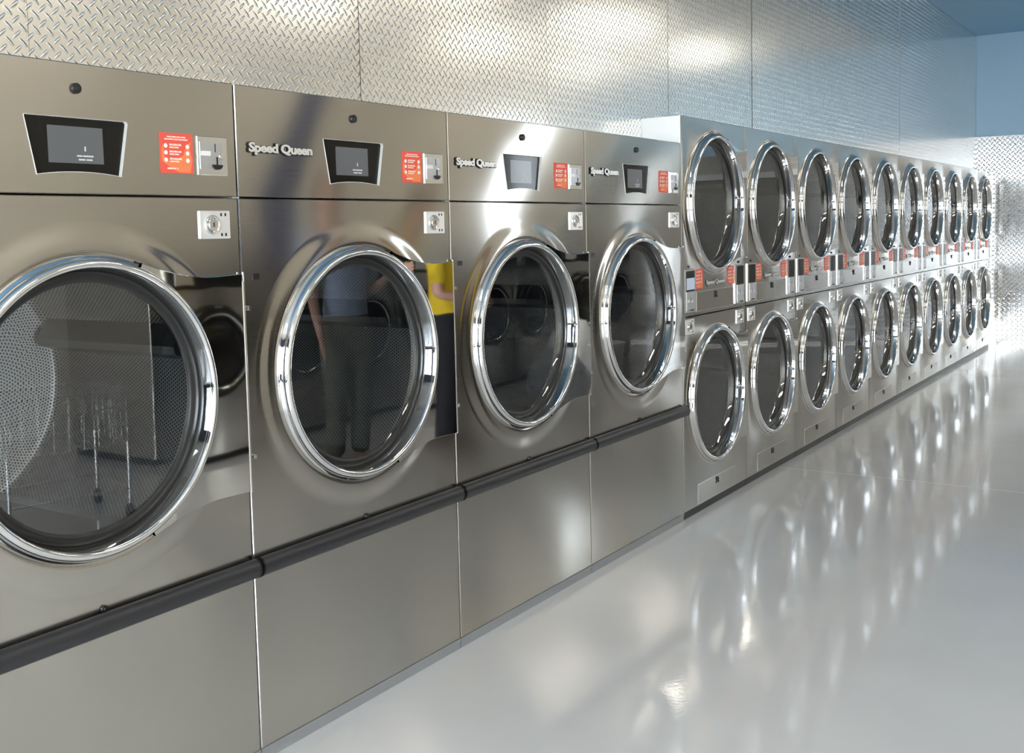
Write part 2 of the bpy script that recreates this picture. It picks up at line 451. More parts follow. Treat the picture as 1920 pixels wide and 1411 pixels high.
# ------------------------------------------------------------------ dryer parts
def door_parts(parent, cx, cz, xr, hw, wingr=.365):
    """round glass door: polished side plate, chrome ring, glass, hinge"""
    # side plate (wing) with S curved top and bottom edges
    top = []
    n = 18
    xa = cx+.140; za = .343; xb_ = xr; zb_ = hw
    for i in range(n+1):
        t = i/n; x = xa+(xb_-xa)*t
        s_ = min(1., t/.72); s_ = 1-(1-s_)**1.9
        z = za+(zb_-.004-za)*s_ + .004*max(0, (t-.6)/.4)
        top.append((x, cz+z))
    bot = [(x, 2*cz-z) for x, z in top]
    inn = []
    for i in range(25):
        a = math.radians(68)-math.radians(136)*i/24
        inn.append((cx+.335*math.cos(a), cz+.335*math.sin(a)))
    # outline ccw seen from -y (x right, z up): bottom edge left->right, right edge, top right->left, inner arc down
    out = bot+top[::-1]+inn
    d = MB()
    # triangulate cleanly as strips between inner arc and outer edge
    outer = top[::1]
    pts = top+[(xr, cz+hw*(1-k/6*2)) for k in range(1, 6)]+bot[::-1]
    m_ = len(pts)
    arc = []
    for k in range(m_):
        a = math.radians(68)-math.radians(136)*k/(m_-1)
        arc.append((cx+.335*math.cos(a), cz+.335*math.sin(a)))
    b = .0018; yf = -.024; yb = -.014
    V = [(x, yf, z) for x, z in arc]+[(x-(b if x > xr-1e-6 else 0), yf, z+(-b if z > cz+hw*.9 else (b if z < cz-hw*.9 else 0))) for x, z in pts]\
        +[(x, yf+b, z) for x, z in pts]+[(x, yb, z) for x, z in pts]+[(x, yb, z) for x, z in arc]
    F = []
    for L_ in range(4):
        for k in range(m_-1):
            F.append([L_*m_+k, L_*m_+k+1, (L_+1)*m_+k+1, (L_+1)*m_+k])
    d.add(V, F)
    door = d.build('door', M['mirror'], parent)
    r = MB()
    r.lathe(cx, cz, [(.352, .004), (.366, .000), (.3675, -.007), (.365, -.014), (.360, -.016), (.359, -.021), (.3575, -.028), (.353, -.0335),
                     (.346, -.036), (.3405, -.035), (.3375, -.031), (.336, -.026), (.333, -.010), (.330, .010), (.329, .018)], 128)
    r.build('door_ring', M['chrome'], door)
    g = MB(); g.lathe(cx, cz, [(.3295, .019), (.328, .015), (.315, .014), (.305, .0155), (.302, .019), (.301, .027)], 96)
    g.build('door_gasket', M['black'], door)
    gl = MB()
    gl.lathe(cx, cz, [(.302, .020), (.24, .0196), (.12, .0192), (.0005, .019)], 64)
    gl.build('door_glass', M['glass'], door)
    h = MB()
    h.tube((xr+.006, -.016, cz-hw), (xr+.006, -.016, cz+hw-.02), .006)
    h.tube((xr+.014, -.012, cz-hw-.004), (xr+.014, -.012, cz+hw+.004), .0035)
    h.build('hinge', M['edge'], door)
    return door
def drum_parts(parent, cx, cz, depth=.62):
    d = MB()
    d.lathe(cx, cz, [(.325, .055), (.345, .050), (.375, .060), (.385, .075), (.385, depth), (.36, depth+.02), (.002, depth+.02)], 96, uvscale=.385)
    dr = d.build('drum', M['perf'], parent)
    for k in range(4):
        a = PI/2*k+.32
        b = MB()
        ex, ez = math.cos(a), math.sin(a); tx, tz = -ez, ex
        V = []
        for y in (.08, depth):
            for rr, w in ((.384, .055), (.325, .012), (.325, -.012), (.384, -.055)):
                V.append((cx+ex*rr+tx*w, y, cz+ez*rr+tz*w))
        b.add(V, [(0, 1, 5, 4), (1, 2, 6, 5), (2, 3, 7, 6), (0, 3, 2, 1), (4, 5, 6, 7)])
        b.build('drum_baffle', M['drumsteel'], dr)
    t = MB(); t.lathe(cx, cz, [(.362, .010), (.34, .024), (.330, .035), (.327, .052)], 96)
    t.build('drum_collar', M['darkint'], dr)
    return dr
M['drumsteel'] = mat('drum_baffle_steel', (.35, .36, .38), 1., .3)

def sticker_mesh(x0, x1, z0, z1, yf):
    s = MB(); w, h = x1-x0, z1-z0
    P = lambda u, v: (x0+u*w, z0+v*h)
    s.prism([P(0, 0), P(1, 0), P(1, 1), P(0, 1)], yf, yf+.0012, 0)
    # warm flame shape behind the print
    fl = [P(.55, .03), P(.9, .03), P(.97, .35), P(.9, .62), P(.95, .8), P(.8, .72), P(.7, .45), P(.45, .35), P(.25, .3), P(.12, .42), P(.1, .72), P(.04, .6), P(.05, .3), P(.3, .14)]
    s.prism(fl, yf-.0002, yf, 1)
    def bar(u0, u1, v, t, mi=2): s.prism([P(u0, v-t), P(u1, v-t), P(u1, v+t), P(u0, v+t)], yf-.0006, yf-.0002, mi)
    for (u0, u1) in ((.22, .34), (.355, .50), (.515, .62), (.635, .78)): bar(u0, u1, .905, .016)
    for (u0, u1) in ((.14, .24), (.255, .40), (.415, .57), (.585, .68), (.695, .84)): bar(u0, u1, .845, .016)
    for v in (.68, .51, .33):
        for (a, b_) in ((.28, .38), (.395, .53), (.545, .64)): bar(a, b_, v+.03, .022)
        for (a, b_) in ((.28, .42), (.435, .56)): bar(a, b_, v-.035, .018, 2)
        for u, rr in ((.17, .055), (.83, .055)):
            n = 14; s.prism([(x0+u*w+rr*w*math.cos(2*PI*i/n), z0+v*h+rr*w*1.0*math.sin(2*PI*i/n)) for i in range(n)], yf-.0006, yf-.0002, 3)
    for (a, b_) in ((.2, .34), (.355, .45), (.49, .52)): bar(a, b_, .12, .02)
    return s
STM = [M['red'], M['orange'], M['pale'], M['white']]

def coin_drop(parent, x0, x1, z0, z1, yf):
    c = MB(); w, h = x1-x0, z1-z0
    c.box(x0, x1, yf, 0, z0, z1, 0, .0015)
    c.box(x0+.08*w, x0+.80*w, yf-.002, yf, z0+.16*h, z0+.86*h, 1)     # raised silver face
    o = c.build('coin_slot', [M['chrome'], M['silver']], parent)
    s = MB()
    s.box(x0+.56*w, x0+.585*w, yf-.0028, yf-.002, z0+.60*h, z0+.82*h, 0)
    s.box(x0+.60*w, x0+.64*w, yf-.004, yf-.002, z0+.26*h, z0+.48*h, 0)
    n = 14   # half round return cup
    P = [(x0+.62*w+.175*w*math.cos(PI+PI*i/n), z0+.28*h+.13*h*math.sin(PI+PI*i/n)) for i in range(n+1)]
    s.prism(P, yf-.006, yf-.002, 0, .001)
    s.build('coin_return', M['black'], o)
    b = MB(); b.button(x0+.76*w, z0+.50*h, .0075, yf-.005, yf-.002, 20); b.build('return_button', M['chrome'], o)
    l = MB(); l.box(x0+.10*w, x0+.42*w, yf-.0026, yf-.002, z0+.50*h, z0+.62*h); l.build('price_label', M['white'], o)
    return o
def lock_plate(parent, x0, x1, z0, z1, yf):
    c = MB(); w, h = x1-x0, z1-z0
    c.box(x0, x1, yf, 0, z0, z1, 0, .0015)
    for u in (.70, .84):
        for v in (.14, .86):
            c.box(x0+(u-.025)*w, x0+(u+.025)*w, yf-.0006, yf, z0+(v-.055)*h, z0+(v+.055)*h, 1)
    o = c.build('lock', [M['platechrome'], M['black']], parent)
    cx, cz = x0+.40*w, z0+.5*h
    s = MB(); s.lathe(cx, cz, [(.026, yf), (.026, yf-.003), (.0235, yf-.006), (.0215, yf-.003), (.018, yf-.002)], 32)
    s.button(cx, cz, .0165, yf-.007, yf-.001, 24)
    s.build('lock_cylinder', M['chrome'], o)
    k = MB(); k.box(cx-.0016, cx+.0016, yf-.0078, yf-.007, cz-.006, cz+.006); k.build('keyhole', M['black'], o)
    return o
M['platechrome'] = mat('bright_lock_plate', (.93, .92, .90), .55, .3)

def make_dryer():
    root = empty('tumble_dryer')
    g = .0025
    b = MB()   # cabinet carcass: hollow, only walls
    t = .012; D = .95
    b.box(g, t, 0.006, D, ZB, HT-.002); b.box(W-t, W-g, .006, D, ZB, HT-.002)
    b.box(t, W-t, .006, D, HT-.02, HT-.002); b.box(t, W-t, D-t, D, ZB, HT-.02); b.box(t, W-t, .006, D-t, ZB, ZB+.02)
    b.build('cabinet', M['body'], root)
    
    f = MB(); f.holeplate(g, W-g, .552, HP-.002, .483, 1.087, [(.450, -.002), (.438, -.0024), (.424, -.0038), (.410, -.0058), (.396, -.0072), (.380, -.0078), (.356, -.0078), (.352, .004)], -.002, .006, .0022)
    f.build('front_panel', M['steel'], root)
    l = MB(); l.box(g, W-g, -.002, .006, ZB+.004, .548, 0, .0022); l.build('lower_panel', M['steel'], root)
    p = MB(); p.box(g, W-g, .000, .06, 0, ZB); p.box(g, W-g, -.004, .002, ZB-.006, ZB+.003)
    p.build('base_plinth', M['grey'], root)
    # touchscreen
    cx = .479
    def outl(gr, y0=0):
        P = []
        n = 14
        bl, br = cx-.111-gr, cx+.111+gr
        for i in range(n+1):
            u = i/n; P.append((bl+(br-bl)*u, 1.6415-gr+.0085*4*u*(1-u)*1.0))
        r_ = .004
        P += [(cx+.1355+gr, 1.772+gr*.6-r_), (cx+.1355+gr-r_, 1.7735+gr*.6)]
        P += [(cx-.1355-gr+r_*.5, 1.7735+gr*.6), (cx-.1355-gr, 1.7715+gr*.6)]
        return P
    c = MB(); c.starplate(g, W-g, HP+.002, HT, cx, 1.708, outl(.0018), -.002, .010, .0022); c.build('control_panel', M['steel'], root)
    s = MB(); s.starframe(cx, 1.708, outl(.0018), outl(0), -.0034, -.0022, .0062); fr = s.build('touchscreen', M['rim'], root)
    s = MB(); s.prism(outl(.001), .0060, .0100, 0); s.build('screen_glass', M['blackglass'], fr)
    s = MB(); s.box(.404, .550, .0052, .0060, 1.669, 1.7545, 0)
    for (a, b_, z) in ((.478, .492, 1.6865), (.494, .522, 1.6865), (.482, .500, 1.678), (.503, .519, 1.678)):
        s.box(a, b_, .0049, .0052, z-.0018, z+.0018, 1)
    s.box(.4985, .5025, .0049, .0052, 1.698, 1.709, 1)
    s.build('display', [M['lcd'], M['lcdtext']], fr)
    s = MB(); s.button(.478, 1.842, .0125, -.010, -.001, 24); s.button(.478, 1.842, .006, -.0115, -.009, 16)
    s.build('panel_lock', M['black'], root)
    s = sticker_mesh(.709, .813, 1.654, 1.756, -.0034); s.build('sticker', STM, root)
    coin_drop(root, .825, .927, 1.652, 1.754, -.006)
    lock_plate(root, .822, .926, 1.485, 1.559, -.007)
    bk = text_mesh('nameplate', 'Speed Queen', .040, .292, 1.7215, 1.7485, -.0072, M['black'], root, bold=.060, depth=.004, squeeze=.94)
    text_mesh('lettering', 'Speed Queen', .0425, .2895, 1.7225, 1.7475, -.0085, M['lettering'], bk, bold=.040, depth=.003, squeeze=.94)
    s = MB(); s.box(.042, .066, -.004, 0, 1.369, 1.386); s.build('door_catch', M['black'], root)
    for z in (1.292, .877):
        s = MB(); s.button(.017, z, .0065, -.012, 0, 16); s.build('hinge_screw', M['chrome'], root)
    s = MB(); s.button(.479, .598, .0095, -.008, 0, 20); s.button(.479, .598, .005, -.011, -.007, 6); s.build('panel_bolt', M['black'], root)
    # bumper bar
    s = MB()
    zc, yc, r = .5675, -.020, .027
    n = 20; V = []
    x_a, x_b = .006, W-.004
    for x in (x_a, x_b):
        for i in range(n):
            a = 2*PI*i/n; V.append((x, yc+r*math.cos(a)*.8, zc+r*math.sin(a)))
    s.add(V, [[i, n+i, n+(i+1) % n, (i+1) % n] for i in range(n)], 0, True)
    s.add(V[:n], [list(range(n))]); s.add(V[n:], [list(range(n))[::-1]])
    bar = s.build('bumper_bar', M['rubber'], root)
    for x in (x_a-.002, x_b-.004):
        V = []; s = MB()
        for xx in (x, x+.005):
            for i in range(n):
                a = 2*PI*i/n; V.append((xx, yc+(r+.0012)*math.cos(a)*.8, zc+(r+.0012)*math.sin(a)))
        s.add(V, [[i, n+i, n+(i+1) % n, (i+1) % n] for i in range(n)], 0, True)
        s.add(V[:n], [list(range(n))]); s.add(V[n:], [list(range(n))[::-1]])
        s.build('bar_end_cap', M['blackglass'], bar)
    door_parts(root, .483, 1.087, .944, .301)
    drum_parts(root, .483, 1.087, .70)
    return root

def meter(parent, x0, x1, z0, z1, variant=0):
    s = MB(); w, h = x1-x0, z1-z0
    s.box(x0, x1, -.010, 0, z0, z1, 0, .0018)
    a, b_ = x0+.13*w, x1-.13*w
    s.box(a, b_, -.0115, -.009, z0+.03*h, z0+.475*h, 1)
    o = s.build('coin_meter', [M['edge'], M['silver']], parent)
    g = MB(); g.box(a, b_, -.0118, -.009, z0+.49*h, z0+.965*h, 0)
    g.build('meter_display', M['blackglass'], o)
    if variant:
        q = MB(); q.box(a, b_-.004, -.0128, -.0117, z0+.53*h, z0+.80*h, 0); q.build('lit_screen', M['lcdblue'], o)
    q = MB(); q.box(a+.5*w*.6, a+.62*w, -.016, -.011, z0+.035*h, z0+.065*h, 0, .001)
    q.box(a+.34*w, a+.36*w, -.0122, -.0114, z0+.22*h, z0+.36*h)
    q.build('coin_return', M['black'], o)
    q = MB(); q.box(a+.08*w, a+.28*w, -.0121, -.0114, z0+.23*h, z0+.30*h); q.box(a+.44*w, a+.58*w, -.0121, -.0114, z0+.22*h, z0+.27*h)
    q.build('price_label', M['white'], o)
def make_stack(variant=0):
    root = empty('stacked_tumble_dryer')
    g = .0022; t = .012; D = .95
    b = MB()
    b.box(g, t, .006, D, ZB, HS-.002); b.box(W2-t, W2-g, .006, D, ZB, HS-.002)
    b.box(t, W2-t, .006, D, HS-.02, HS-.002); b.box(t, W2-t, D-t, D, ZB, HS-.02); b.box(t, W2-t, .006, D-t, ZB, ZB+.02)
    b.box(t, W2-t, .03, D-t, 1.06, 1.08)
    b.build('cabinet', M['body'], root)
    R = [(.3795, -.002), (.3765, -.0026), (.373, -.0044), (.369, -.0058), (.364, -.0062), (.356, -.0062), (.352, .004)]
    f = MB(); f.holeplate(g, W2-g, 1.033, HS, .428, 1.607, R, -.002, .006, .0022); f.build('upper_panel', M['steel'], root)
    f = MB(); f.holeplate(g, W2-g, ZB+.004, 1.028, .428, .596, [(r, y) for r, y in R], -.002, .006, .0022); f.build('lower_panel', M['steel'], root)
    p = MB(); p.box(g, W2-g, .004, .06, 0, ZB+.002); p.build('base_plinth', M['black'], root)
    # service hatch with raised rim
    for (x0, x1, z0, z1, nm, lip) in ((.174, .672, 1.053, 1.153, 'service_hatch', .0022), (.174, .672, .048, .150, 'lint_hatch', .0012)):
        s = MB(); s.box(x0-lip, x1+lip, -.0030, 0, z0-lip, z1+lip, 1, .0008); s.box(x0+.0015, x1-.0015, -.0042, -.002, z0+.0015, z1-.0015, 0, .0012)
        h = s.build(nm, [M['steel'], M['edge']], root)
        zc = z1-.018
        s = MB(); s.button(.425, zc, .0105, -.011, -.003, 20); s.prism([(.421, zc-.004), (.406, zc-.022), (.411, zc-.024), (.425, zc-.010), (.441, zc-.024), (.446, zc-.021), (.430, zc-.003)], -.0075, -.004, 0)  # button is the lock; the chevron below is its shadow, built in black
        s.build('hatch_lock_and_shadow', M['black'], h)
    meter(root, .020, .152, 1.055, 1.272, variant); meter(root, .694, .826, 1.055, 1.272, 0)
    sticker_mesh(.160, .257, 1.167, 1.268, -.0034).build('sticker', STM, root)
    sticker_mesh(.590, .688, 1.169, 1.269, -.0034).build('sticker', STM, root)
    bk = text_mesh('nameplate', 'Speed Queen', .294, .546, 1.183, 1.208, -.0050, M['black'], root, bold=.045, depth=.003, squeeze=.94)
    text_mesh('lettering', 'Speed Queen', .296, .544, 1.184, 1.207, -.0070, M['lettering'], bk, bold=.018, depth=.002, squeeze=.94)
    for x in (.082, .758):
        s = MB(); s.button(x, 1.286, .0065, -.006, -.001, 14); s.build('panel_screw', M['black'], root)
    lock_plate(root, .034, .138, .943, 1.019, -.007); lock_plate(root, .716, .820, .943, 1.019, -.007)
    for cz in (1.607, .596):
        door_parts(root, .428, cz, .838, .297)
        drum_parts(root, .428, cz, .60)
    return root

# ------------------------------------------------------------------ place the dryers
dry = make_dryer()
D_LABELS = ['large stainless steel dryer at the left end, its round door cut by the frame',
            'large stainless steel dryer, second from the left, with people reflected in its round door',
            'large stainless steel dryer, third from the left, with the door mirroring dark washers',
            'large stainless steel dryer standing directly beside the first stacked dryer']
for i in range(4):
    o = dry if i == 0 else copy_tree(dry)
    o.location = (X0+(i-1)*W, 0, 0)
    tag(o, D_LABELS[i], 'dryer', 'large dryers in the near half of the row')
    if i == 0: first_dryer = o
st1 = make_stack(1)
st = make_stack(0)
ordn = ['nearest', 'second nearest', 'third nearest', 'fourth nearest', 'fifth nearest', 'sixth nearest', 'fourth from the far end', 'third from the far end', 'next to last', 'farthest']
S_LABELS = ['first double stacked stainless dryer, beside the large dryers, with a lit pale blue coin meter',
            'second double stacked stainless dryer counted from the large dryers',
            'third double stacked stainless dryer counted from the large dryers',
            'fourth double stacked stainless dryer counted from the large dryers',
            'fifth double stacked stainless dryer counted from the large dryers',
            'sixth double stacked stainless dryer counted from the large dryers',
            'fourth double stacked stainless dryer counted from the far tread plate wall',
            'third double stacked stainless dryer counted from the far tread plate wall',
            'second double stacked stainless dryer counted from the far tread plate wall',
            'last double stacked stainless dryer, touching the far tread plate wall']
for i in range(10):
    o = st1 if i == 0 else (st if i == 1 else copy_tree(st))
    o.location = (XS+i*W2, 0, 0)
    tag(o, S_LABELS[i], 'dryer', 'stacked dryers in the far half of the row')

for ch in first_dryer.children:
    if ch.name.startswith('nameplate'): ch.location.x -= .02
# ------------------------------------------------------------------ room shell
def plate_quad(mb, pts, uvs, mi=0): mb.add(pts, [(0, 1, 2, 3)], mi, False, [uvs])
fl = MB(); fl.add([(XL, YO, 0), (XB+.05, YO, 0), (XB+.05, YR, 0), (XL, YR, 0)], [(0, 1, 2, 3)])
fo = struct(fl.build('floor', M['floor']))
jt = MB()
jp = [(6.31, .0), (6.325, -.8), (6.31, -1.7), (6.32, -3.3)]
for (xa, ya), (xb_, yb_) in zip(jp[:-1], jp[1:]):
    jt.add([(xa-.0015, ya, .0006), (xa+.0015, ya, .0006), (xb_+.002, yb_, .0006), (xb_-.002, yb_, .0006)], [(3, 2, 1, 0)])
jt.build('floor_joint', M['white'], fo)
ce = MB(); ce.box(XL, XB+.1, YO, -.85, HC, HC+.1); struct(ce.build('ceiling', M['white_ceiling']))
ce = MB(); ce.box(XL, XB+.1, -.85, YR, HC, HC+.1); struct(ce.build('trim_3', M['ceil']))
# wall behind and above the dryers: backing plus sheets of tread plate
wb = MB(); y0 = WD+.004
wb.box(XL, X0-W, y0, y0+.06, 0, HC); wb.box(X0-W, XS, y0, y0+.06, HT, HC); wb.box(XS, XB, y0, y0+.06, HS, HC)
wall_back = struct(wb.build('wall_back', M['platechrome']))
k = -4; x = 1.584-4*1.2192
edges = [1.584+1.2192*i for i in range(-3, 11)]
edges = [XL]+[e for e in edges if XL < e < XB]+[XB]
for a, b_ in zip(edges[:-1], edges[1:]):
    zl = 0 if b_ <= X0-W+.6 else HT
    s = MB()
    ta, tb = random.uniform(-.0028, .0), random.uniform(-.0028, .0)
    c = .0009; bow = random.uniform(-.0015, .0015)
    segs = 6
    def sheet(xa, xb_, z0):
        for i in range(segs):
            for j in range(4):
                u0, u1 = i/segs, (i+1)/segs; v0, v1 = j/4, (j+1)/4
                P = []; U = []
                for u, v in ((u0, v0), (u1, v0), (u1, v1), (u0, v1)):
                    xx = xa+(xb_-xa)*u; zz = z0+(HC-.004-z0)*v
                    uu = (xx-a)/(b_-a)
                    yy = WD+ta*(1-uu)+tb*uu+bow*4*uu*(1-uu)
                    P.append((xx, yy, zz)); U.append((xx*1., zz))
                s.add(P, [(0, 1, 2, 3)], 0, False, [U])
    if a < X0-W < b_:
        sheet(a+c, X0-W, 0); sheet(X0-W, b_-c, HT+.002)
    elif a < XS < b_:
        sheet(a+c, XS, HT+.002); sheet(XS, b_-c, HS+.002)
    else:
        sheet(a+c, b_-c, 0 if b_ <= X0-W else (HT+.002 if b_ <= XS else HS+.002))
    s.build('tread_plate_sheet', M['tread'], wall_back)
# filler strip between the last stack and the end wall
s = MB(); xa, xb_ = XS+10*W2+.002, XB
s.add([(xa, .004, 0), (xb_, .004, 0), (xb_, .004, HS), (xa, .004, HS)], [(0, 1, 2, 3)], 0, False, [[(xa, 0), (xb_, 0), (xb_, HS), (xa, HS)]])
s.add([(xa, .004, HS), (xb_, .004, HS), (xb_, WD, HS), (xa, WD, HS)], [(0, 1, 2, 3)], 0, False, [[(xa, 0), (xb_, 0), (xb_, .2), (xa, .2)]])
struct(s.build('trim_1', M['tread']))
# end wall: blue paint above, tread plate below
s = MB(); s.box(XB+.004, XB+.1, YO, YR, 0, HC); wall_end = struct(s.build('wall_end', M['blue']))
yy = WD
while yy > YO+.01:
    y2 = max(YO, yy-1.2192)
    s = MB(); s.add([(XB, yy, 0), (XB, y2+.002, 0), (XB, y2+.002, HB), (XB, yy, HB)], [(0, 1, 2, 3)], 0, False, [[(-yy, 0), (-y2, 0), (-y2, HB), (-yy, HB)]])
    s.build('tread_plate_sheet', M['tread2'], wall_end); yy = y2
# made-up dark double door out of view, added to darken the nearest stacks' reflections
s = MB(); s.box(XB-.06, XB, -4.10, -4.04, 0, 2.2); s.box(XB-.06, XB, -2.36, -2.30, 0, 2.2); s.box(XB-.06, XB, -4.04, -2.36, 2.12, 2.2)
dr_ = struct(s.build('added_door', M['alu']))
for y0_ in (-4.035, -3.195):
    s = MB(); s.box(XB-.045, XB-.005, y0_, y0_+.83, .01, 2.115, 0, .004); lf = s.build('added_door_leaf', M['added_doorgrey'], dr_)
    hy = y0_+.76 if y0_ < -3.5 else y0_+.07
    s = MB(); s.tube((XB-.085, hy, .85), (XB-.085, hy, 1.25), .012); s.tube((XB-.085, hy, .9), (XB-.04, hy, .9), .008); s.tube((XB-.085, hy, 1.2), (XB-.04, hy, 1.2), .008)
    s.build('door_handle', M['chrome'], lf)  # pull handle of the added door
# rear (behind the machines)
s = MB(); s.box(XL, XB, YR, YR+.1, 0, HC); struct(s.build('wall_rear', M['cream']))
# opposite wall with two tall glazed openings
def wall_openings(name, along, fixed0, fixed1, lo, hi, ops, m):
    s = MB(); cur = lo
    def bx(a, b_, z0, z1):
        if along == 'x': s.box(a, b_, fixed0, fixed1, z0, z1)
        else: s.box(fixed0, fixed1, a, b_, z0, z1)
    for a, b_, z0, z1 in ops:
        bx(cur, a, 0, HC)
        if z0 > 0: bx(a, b_, 0, z0)
        bx(a, b_, z1, HC); cur = b_
    bx(cur, hi, 0, HC)
    return struct(s.build(name, m))
OPX = [(11.4, 12.1, .12, 2.9)]
wall_openings('wall_front', 'x', YO-.15, YO, XL, XB, OPX, M['cream'])
OPY = [(-4.7, -3.2, .5, 2.9), (-2.95, -1.45, .12, 2.9), (-1.2, .0, .5, 2.9)]
wall_openings('wall_left', 'y', XL-.15, XL, YO, YR, OPY, M['navy'])
wn = 0
for along, ops in (('x', OPX), ('y', OPY)):
    for a, b_, z0, z1 in ops:
        wn += 1; s = MB(); t = .05
        P = [(a, a+t, z0, z1), (b_-t, b_, z0, z1), (a+t, b_-t, z0, z0+t), (a+t, b_-t, z1-t, z1), ((a+b_)/2-.02, (a+b_)/2+.02, z0+t, z1-t)]
        for p, q, r, v in P:
            if along == 'x': s.box(p, q, YO-.12, YO-.05, r, v)
            else: s.box(XL-.12, XL-.05, p, q, r, v)
        w_ = struct(s.build('window_%d' % wn, M['alu']))
        s = MB()
        if along == 'x': s.add([(a+t, YO-.085, z0+t), (b_-t, YO-.085, z0+t), (b_-t, YO-.085, z1-t), (a+t, YO-.085, z1-t)], [(0, 1, 2, 3)])
        else: s.add([(XL-.085, a+t, z0+t), (XL-.085, b_-t, z0+t), (XL-.085, b_-t, z1-t), (XL-.085, a+t, z1-t)], [(0, 1, 2, 3)])
        s.build('window_glass', M['window'], w_)
# blue pilaster on the opposite wall
s = MB(); s.box(7.42, 7.64, YO, YO+.20, 0, HC); struct(s.build('trim_2', M['darkblue']))
# pavement outside
s = MB(); s.box(-30, 40, -40, YO-.16, -.12, -.02); s.box(-30, XL-.16, YO-.16, 20, -.12, -.02); struct(s.build('ground', M['pavement']))

# ------------------------------------------------------------------ ceiling lights
def make_light():
    r = empty('ceiling_light')
    s = MB(); a, b_ = .6, .15
    s.box(-a-.02, a+.02, -b_-.02, b_+.02, -.035, 0, 0, .004); s.build('lamp_frame', M['lampframe'], r)
    s = MB(); s.box(-a, a, -b_, b_, -.042, -.034); s.build('diffuser', M['lamp'], r)
    return r
proto = None; li = 0
for lx in (-1.2, 1.6, 4.4, 7.2, 10.0, 12.4):
    for ly in (-2.7, -4.3):
        o = proto if (proto and li == 0) else None
        if proto is None: proto = make_light(); o = proto
        else: o = copy_tree(proto)
        li += 1
        o.location = (lx, ly, HC-.001)
        tag(o, 'long white ceiling light over the aisle', 'ceiling light', 'ceiling lights above the aisle')

# ------------------------------------------------------------------ washers across the aisle (seen mirrored)
def make_washer():
    r = empty('washing_machine'); w, h, d = .80, 1.36, .95
    s = MB(); s.box(0, w, 0, d, .05, h, 0, .006); s.build('cabinet', M['steel'], r)
    s = MB(); s.box(.02, w-.02, .05, d-.02, 0, .05); s.build('base_plinth', M['black'], r)
    s = MB(); s.box(.02, w-.02, -.006, .0, 1.16, 1.34, 0, .002); s.build('control_panel', M['blackglass'], r)
    s = MB(); s.box(.55, .72, -.012, -.006, 1.19, 1.31, 0, .002); s.build('coin_slot', M['silver'], r)
    s = MB(); s.lathe(w/2, .74, [(.31, 0), (.31, -.03), (.29, -.055), (.25, -.06), (.235, -.045), (.23, -.02)], 48)
    dr = s.build('door', M['blackglass'], r)
    s = MB(); s.lathe(w/2, .74, [(.232, -.03), (.19, -.05), (.1, -.062), (.001, -.066)], 32); s.build('door_glass', M['blackglass'], dr)
    s = MB(); s.lathe(w/2, .74, [(.238, -.044), (.244, -.058), (.250, -.060)], 48); s.build('door_ring', M['chrome'], dr)
    s = MB(); s.box(w/2-.36, w/2-.27, -.075, 0, .66, .82, 0, .01); s.build('door_handle', M['black'], r)
    return r
wp = None
wl = ['first', 'second', 'third', 'fourth', 'fifth', 'sixth', 'seventh', 'eighth']
for i in range(8):
    o = make_washer() if i == 0 else copy_tree(wp)
    if i == 0: wp = o
    o.rotation_euler.z = PI; o.location = (5.2+.82*i, -3.35, 0)
    tag(o, 'stainless washing machine with black round door across the aisle, %s from the camera' % wl[i], 'washing machine', 'washers across the aisle')

# ------------------------------------------------------------------ people in the aisle (seen mirrored)
def skin(name, chains, m, parent, root=0, sub=2):
    """chains: list of lists of (x,y,z,r) or index into earlier vertices; grown with Skin + Subdivision"""
    V = []; E = []; R = []
    for ch in chains:
        prev = None
        for p in ch:
            if isinstance(p, int): i = p
            else: V.append(p[:3]); R.append(p[3:]); i = len(V)-1
            if prev is not None: E.append((prev, i))
            prev = i
    me = bpy.data.meshes.new(name); me.from_pydata(V, E, []); me.materials.append(m)
    o = bpy.data.objects.new(name, me); COL.objects.link(o); o.parent = parent
    md = o.modifiers.new('Skin', 'SKIN'); md.use_smooth_shade = True
    for i, r in enumerate(R):
        sv = me.skin_vertices[0].data[i]; sv.radius = (r[0], r[1] if len(r) > 1 else r[0]); sv.use_root = (i == root)
    sb = o.modifiers.new('Subdivision', 'SUBSURF'); sb.levels = sub; sb.render_levels = sub
    return o
M['skin'] = mat('skin', (.62, .36, .26), 0., .5, Subsurface_Weight=.1)
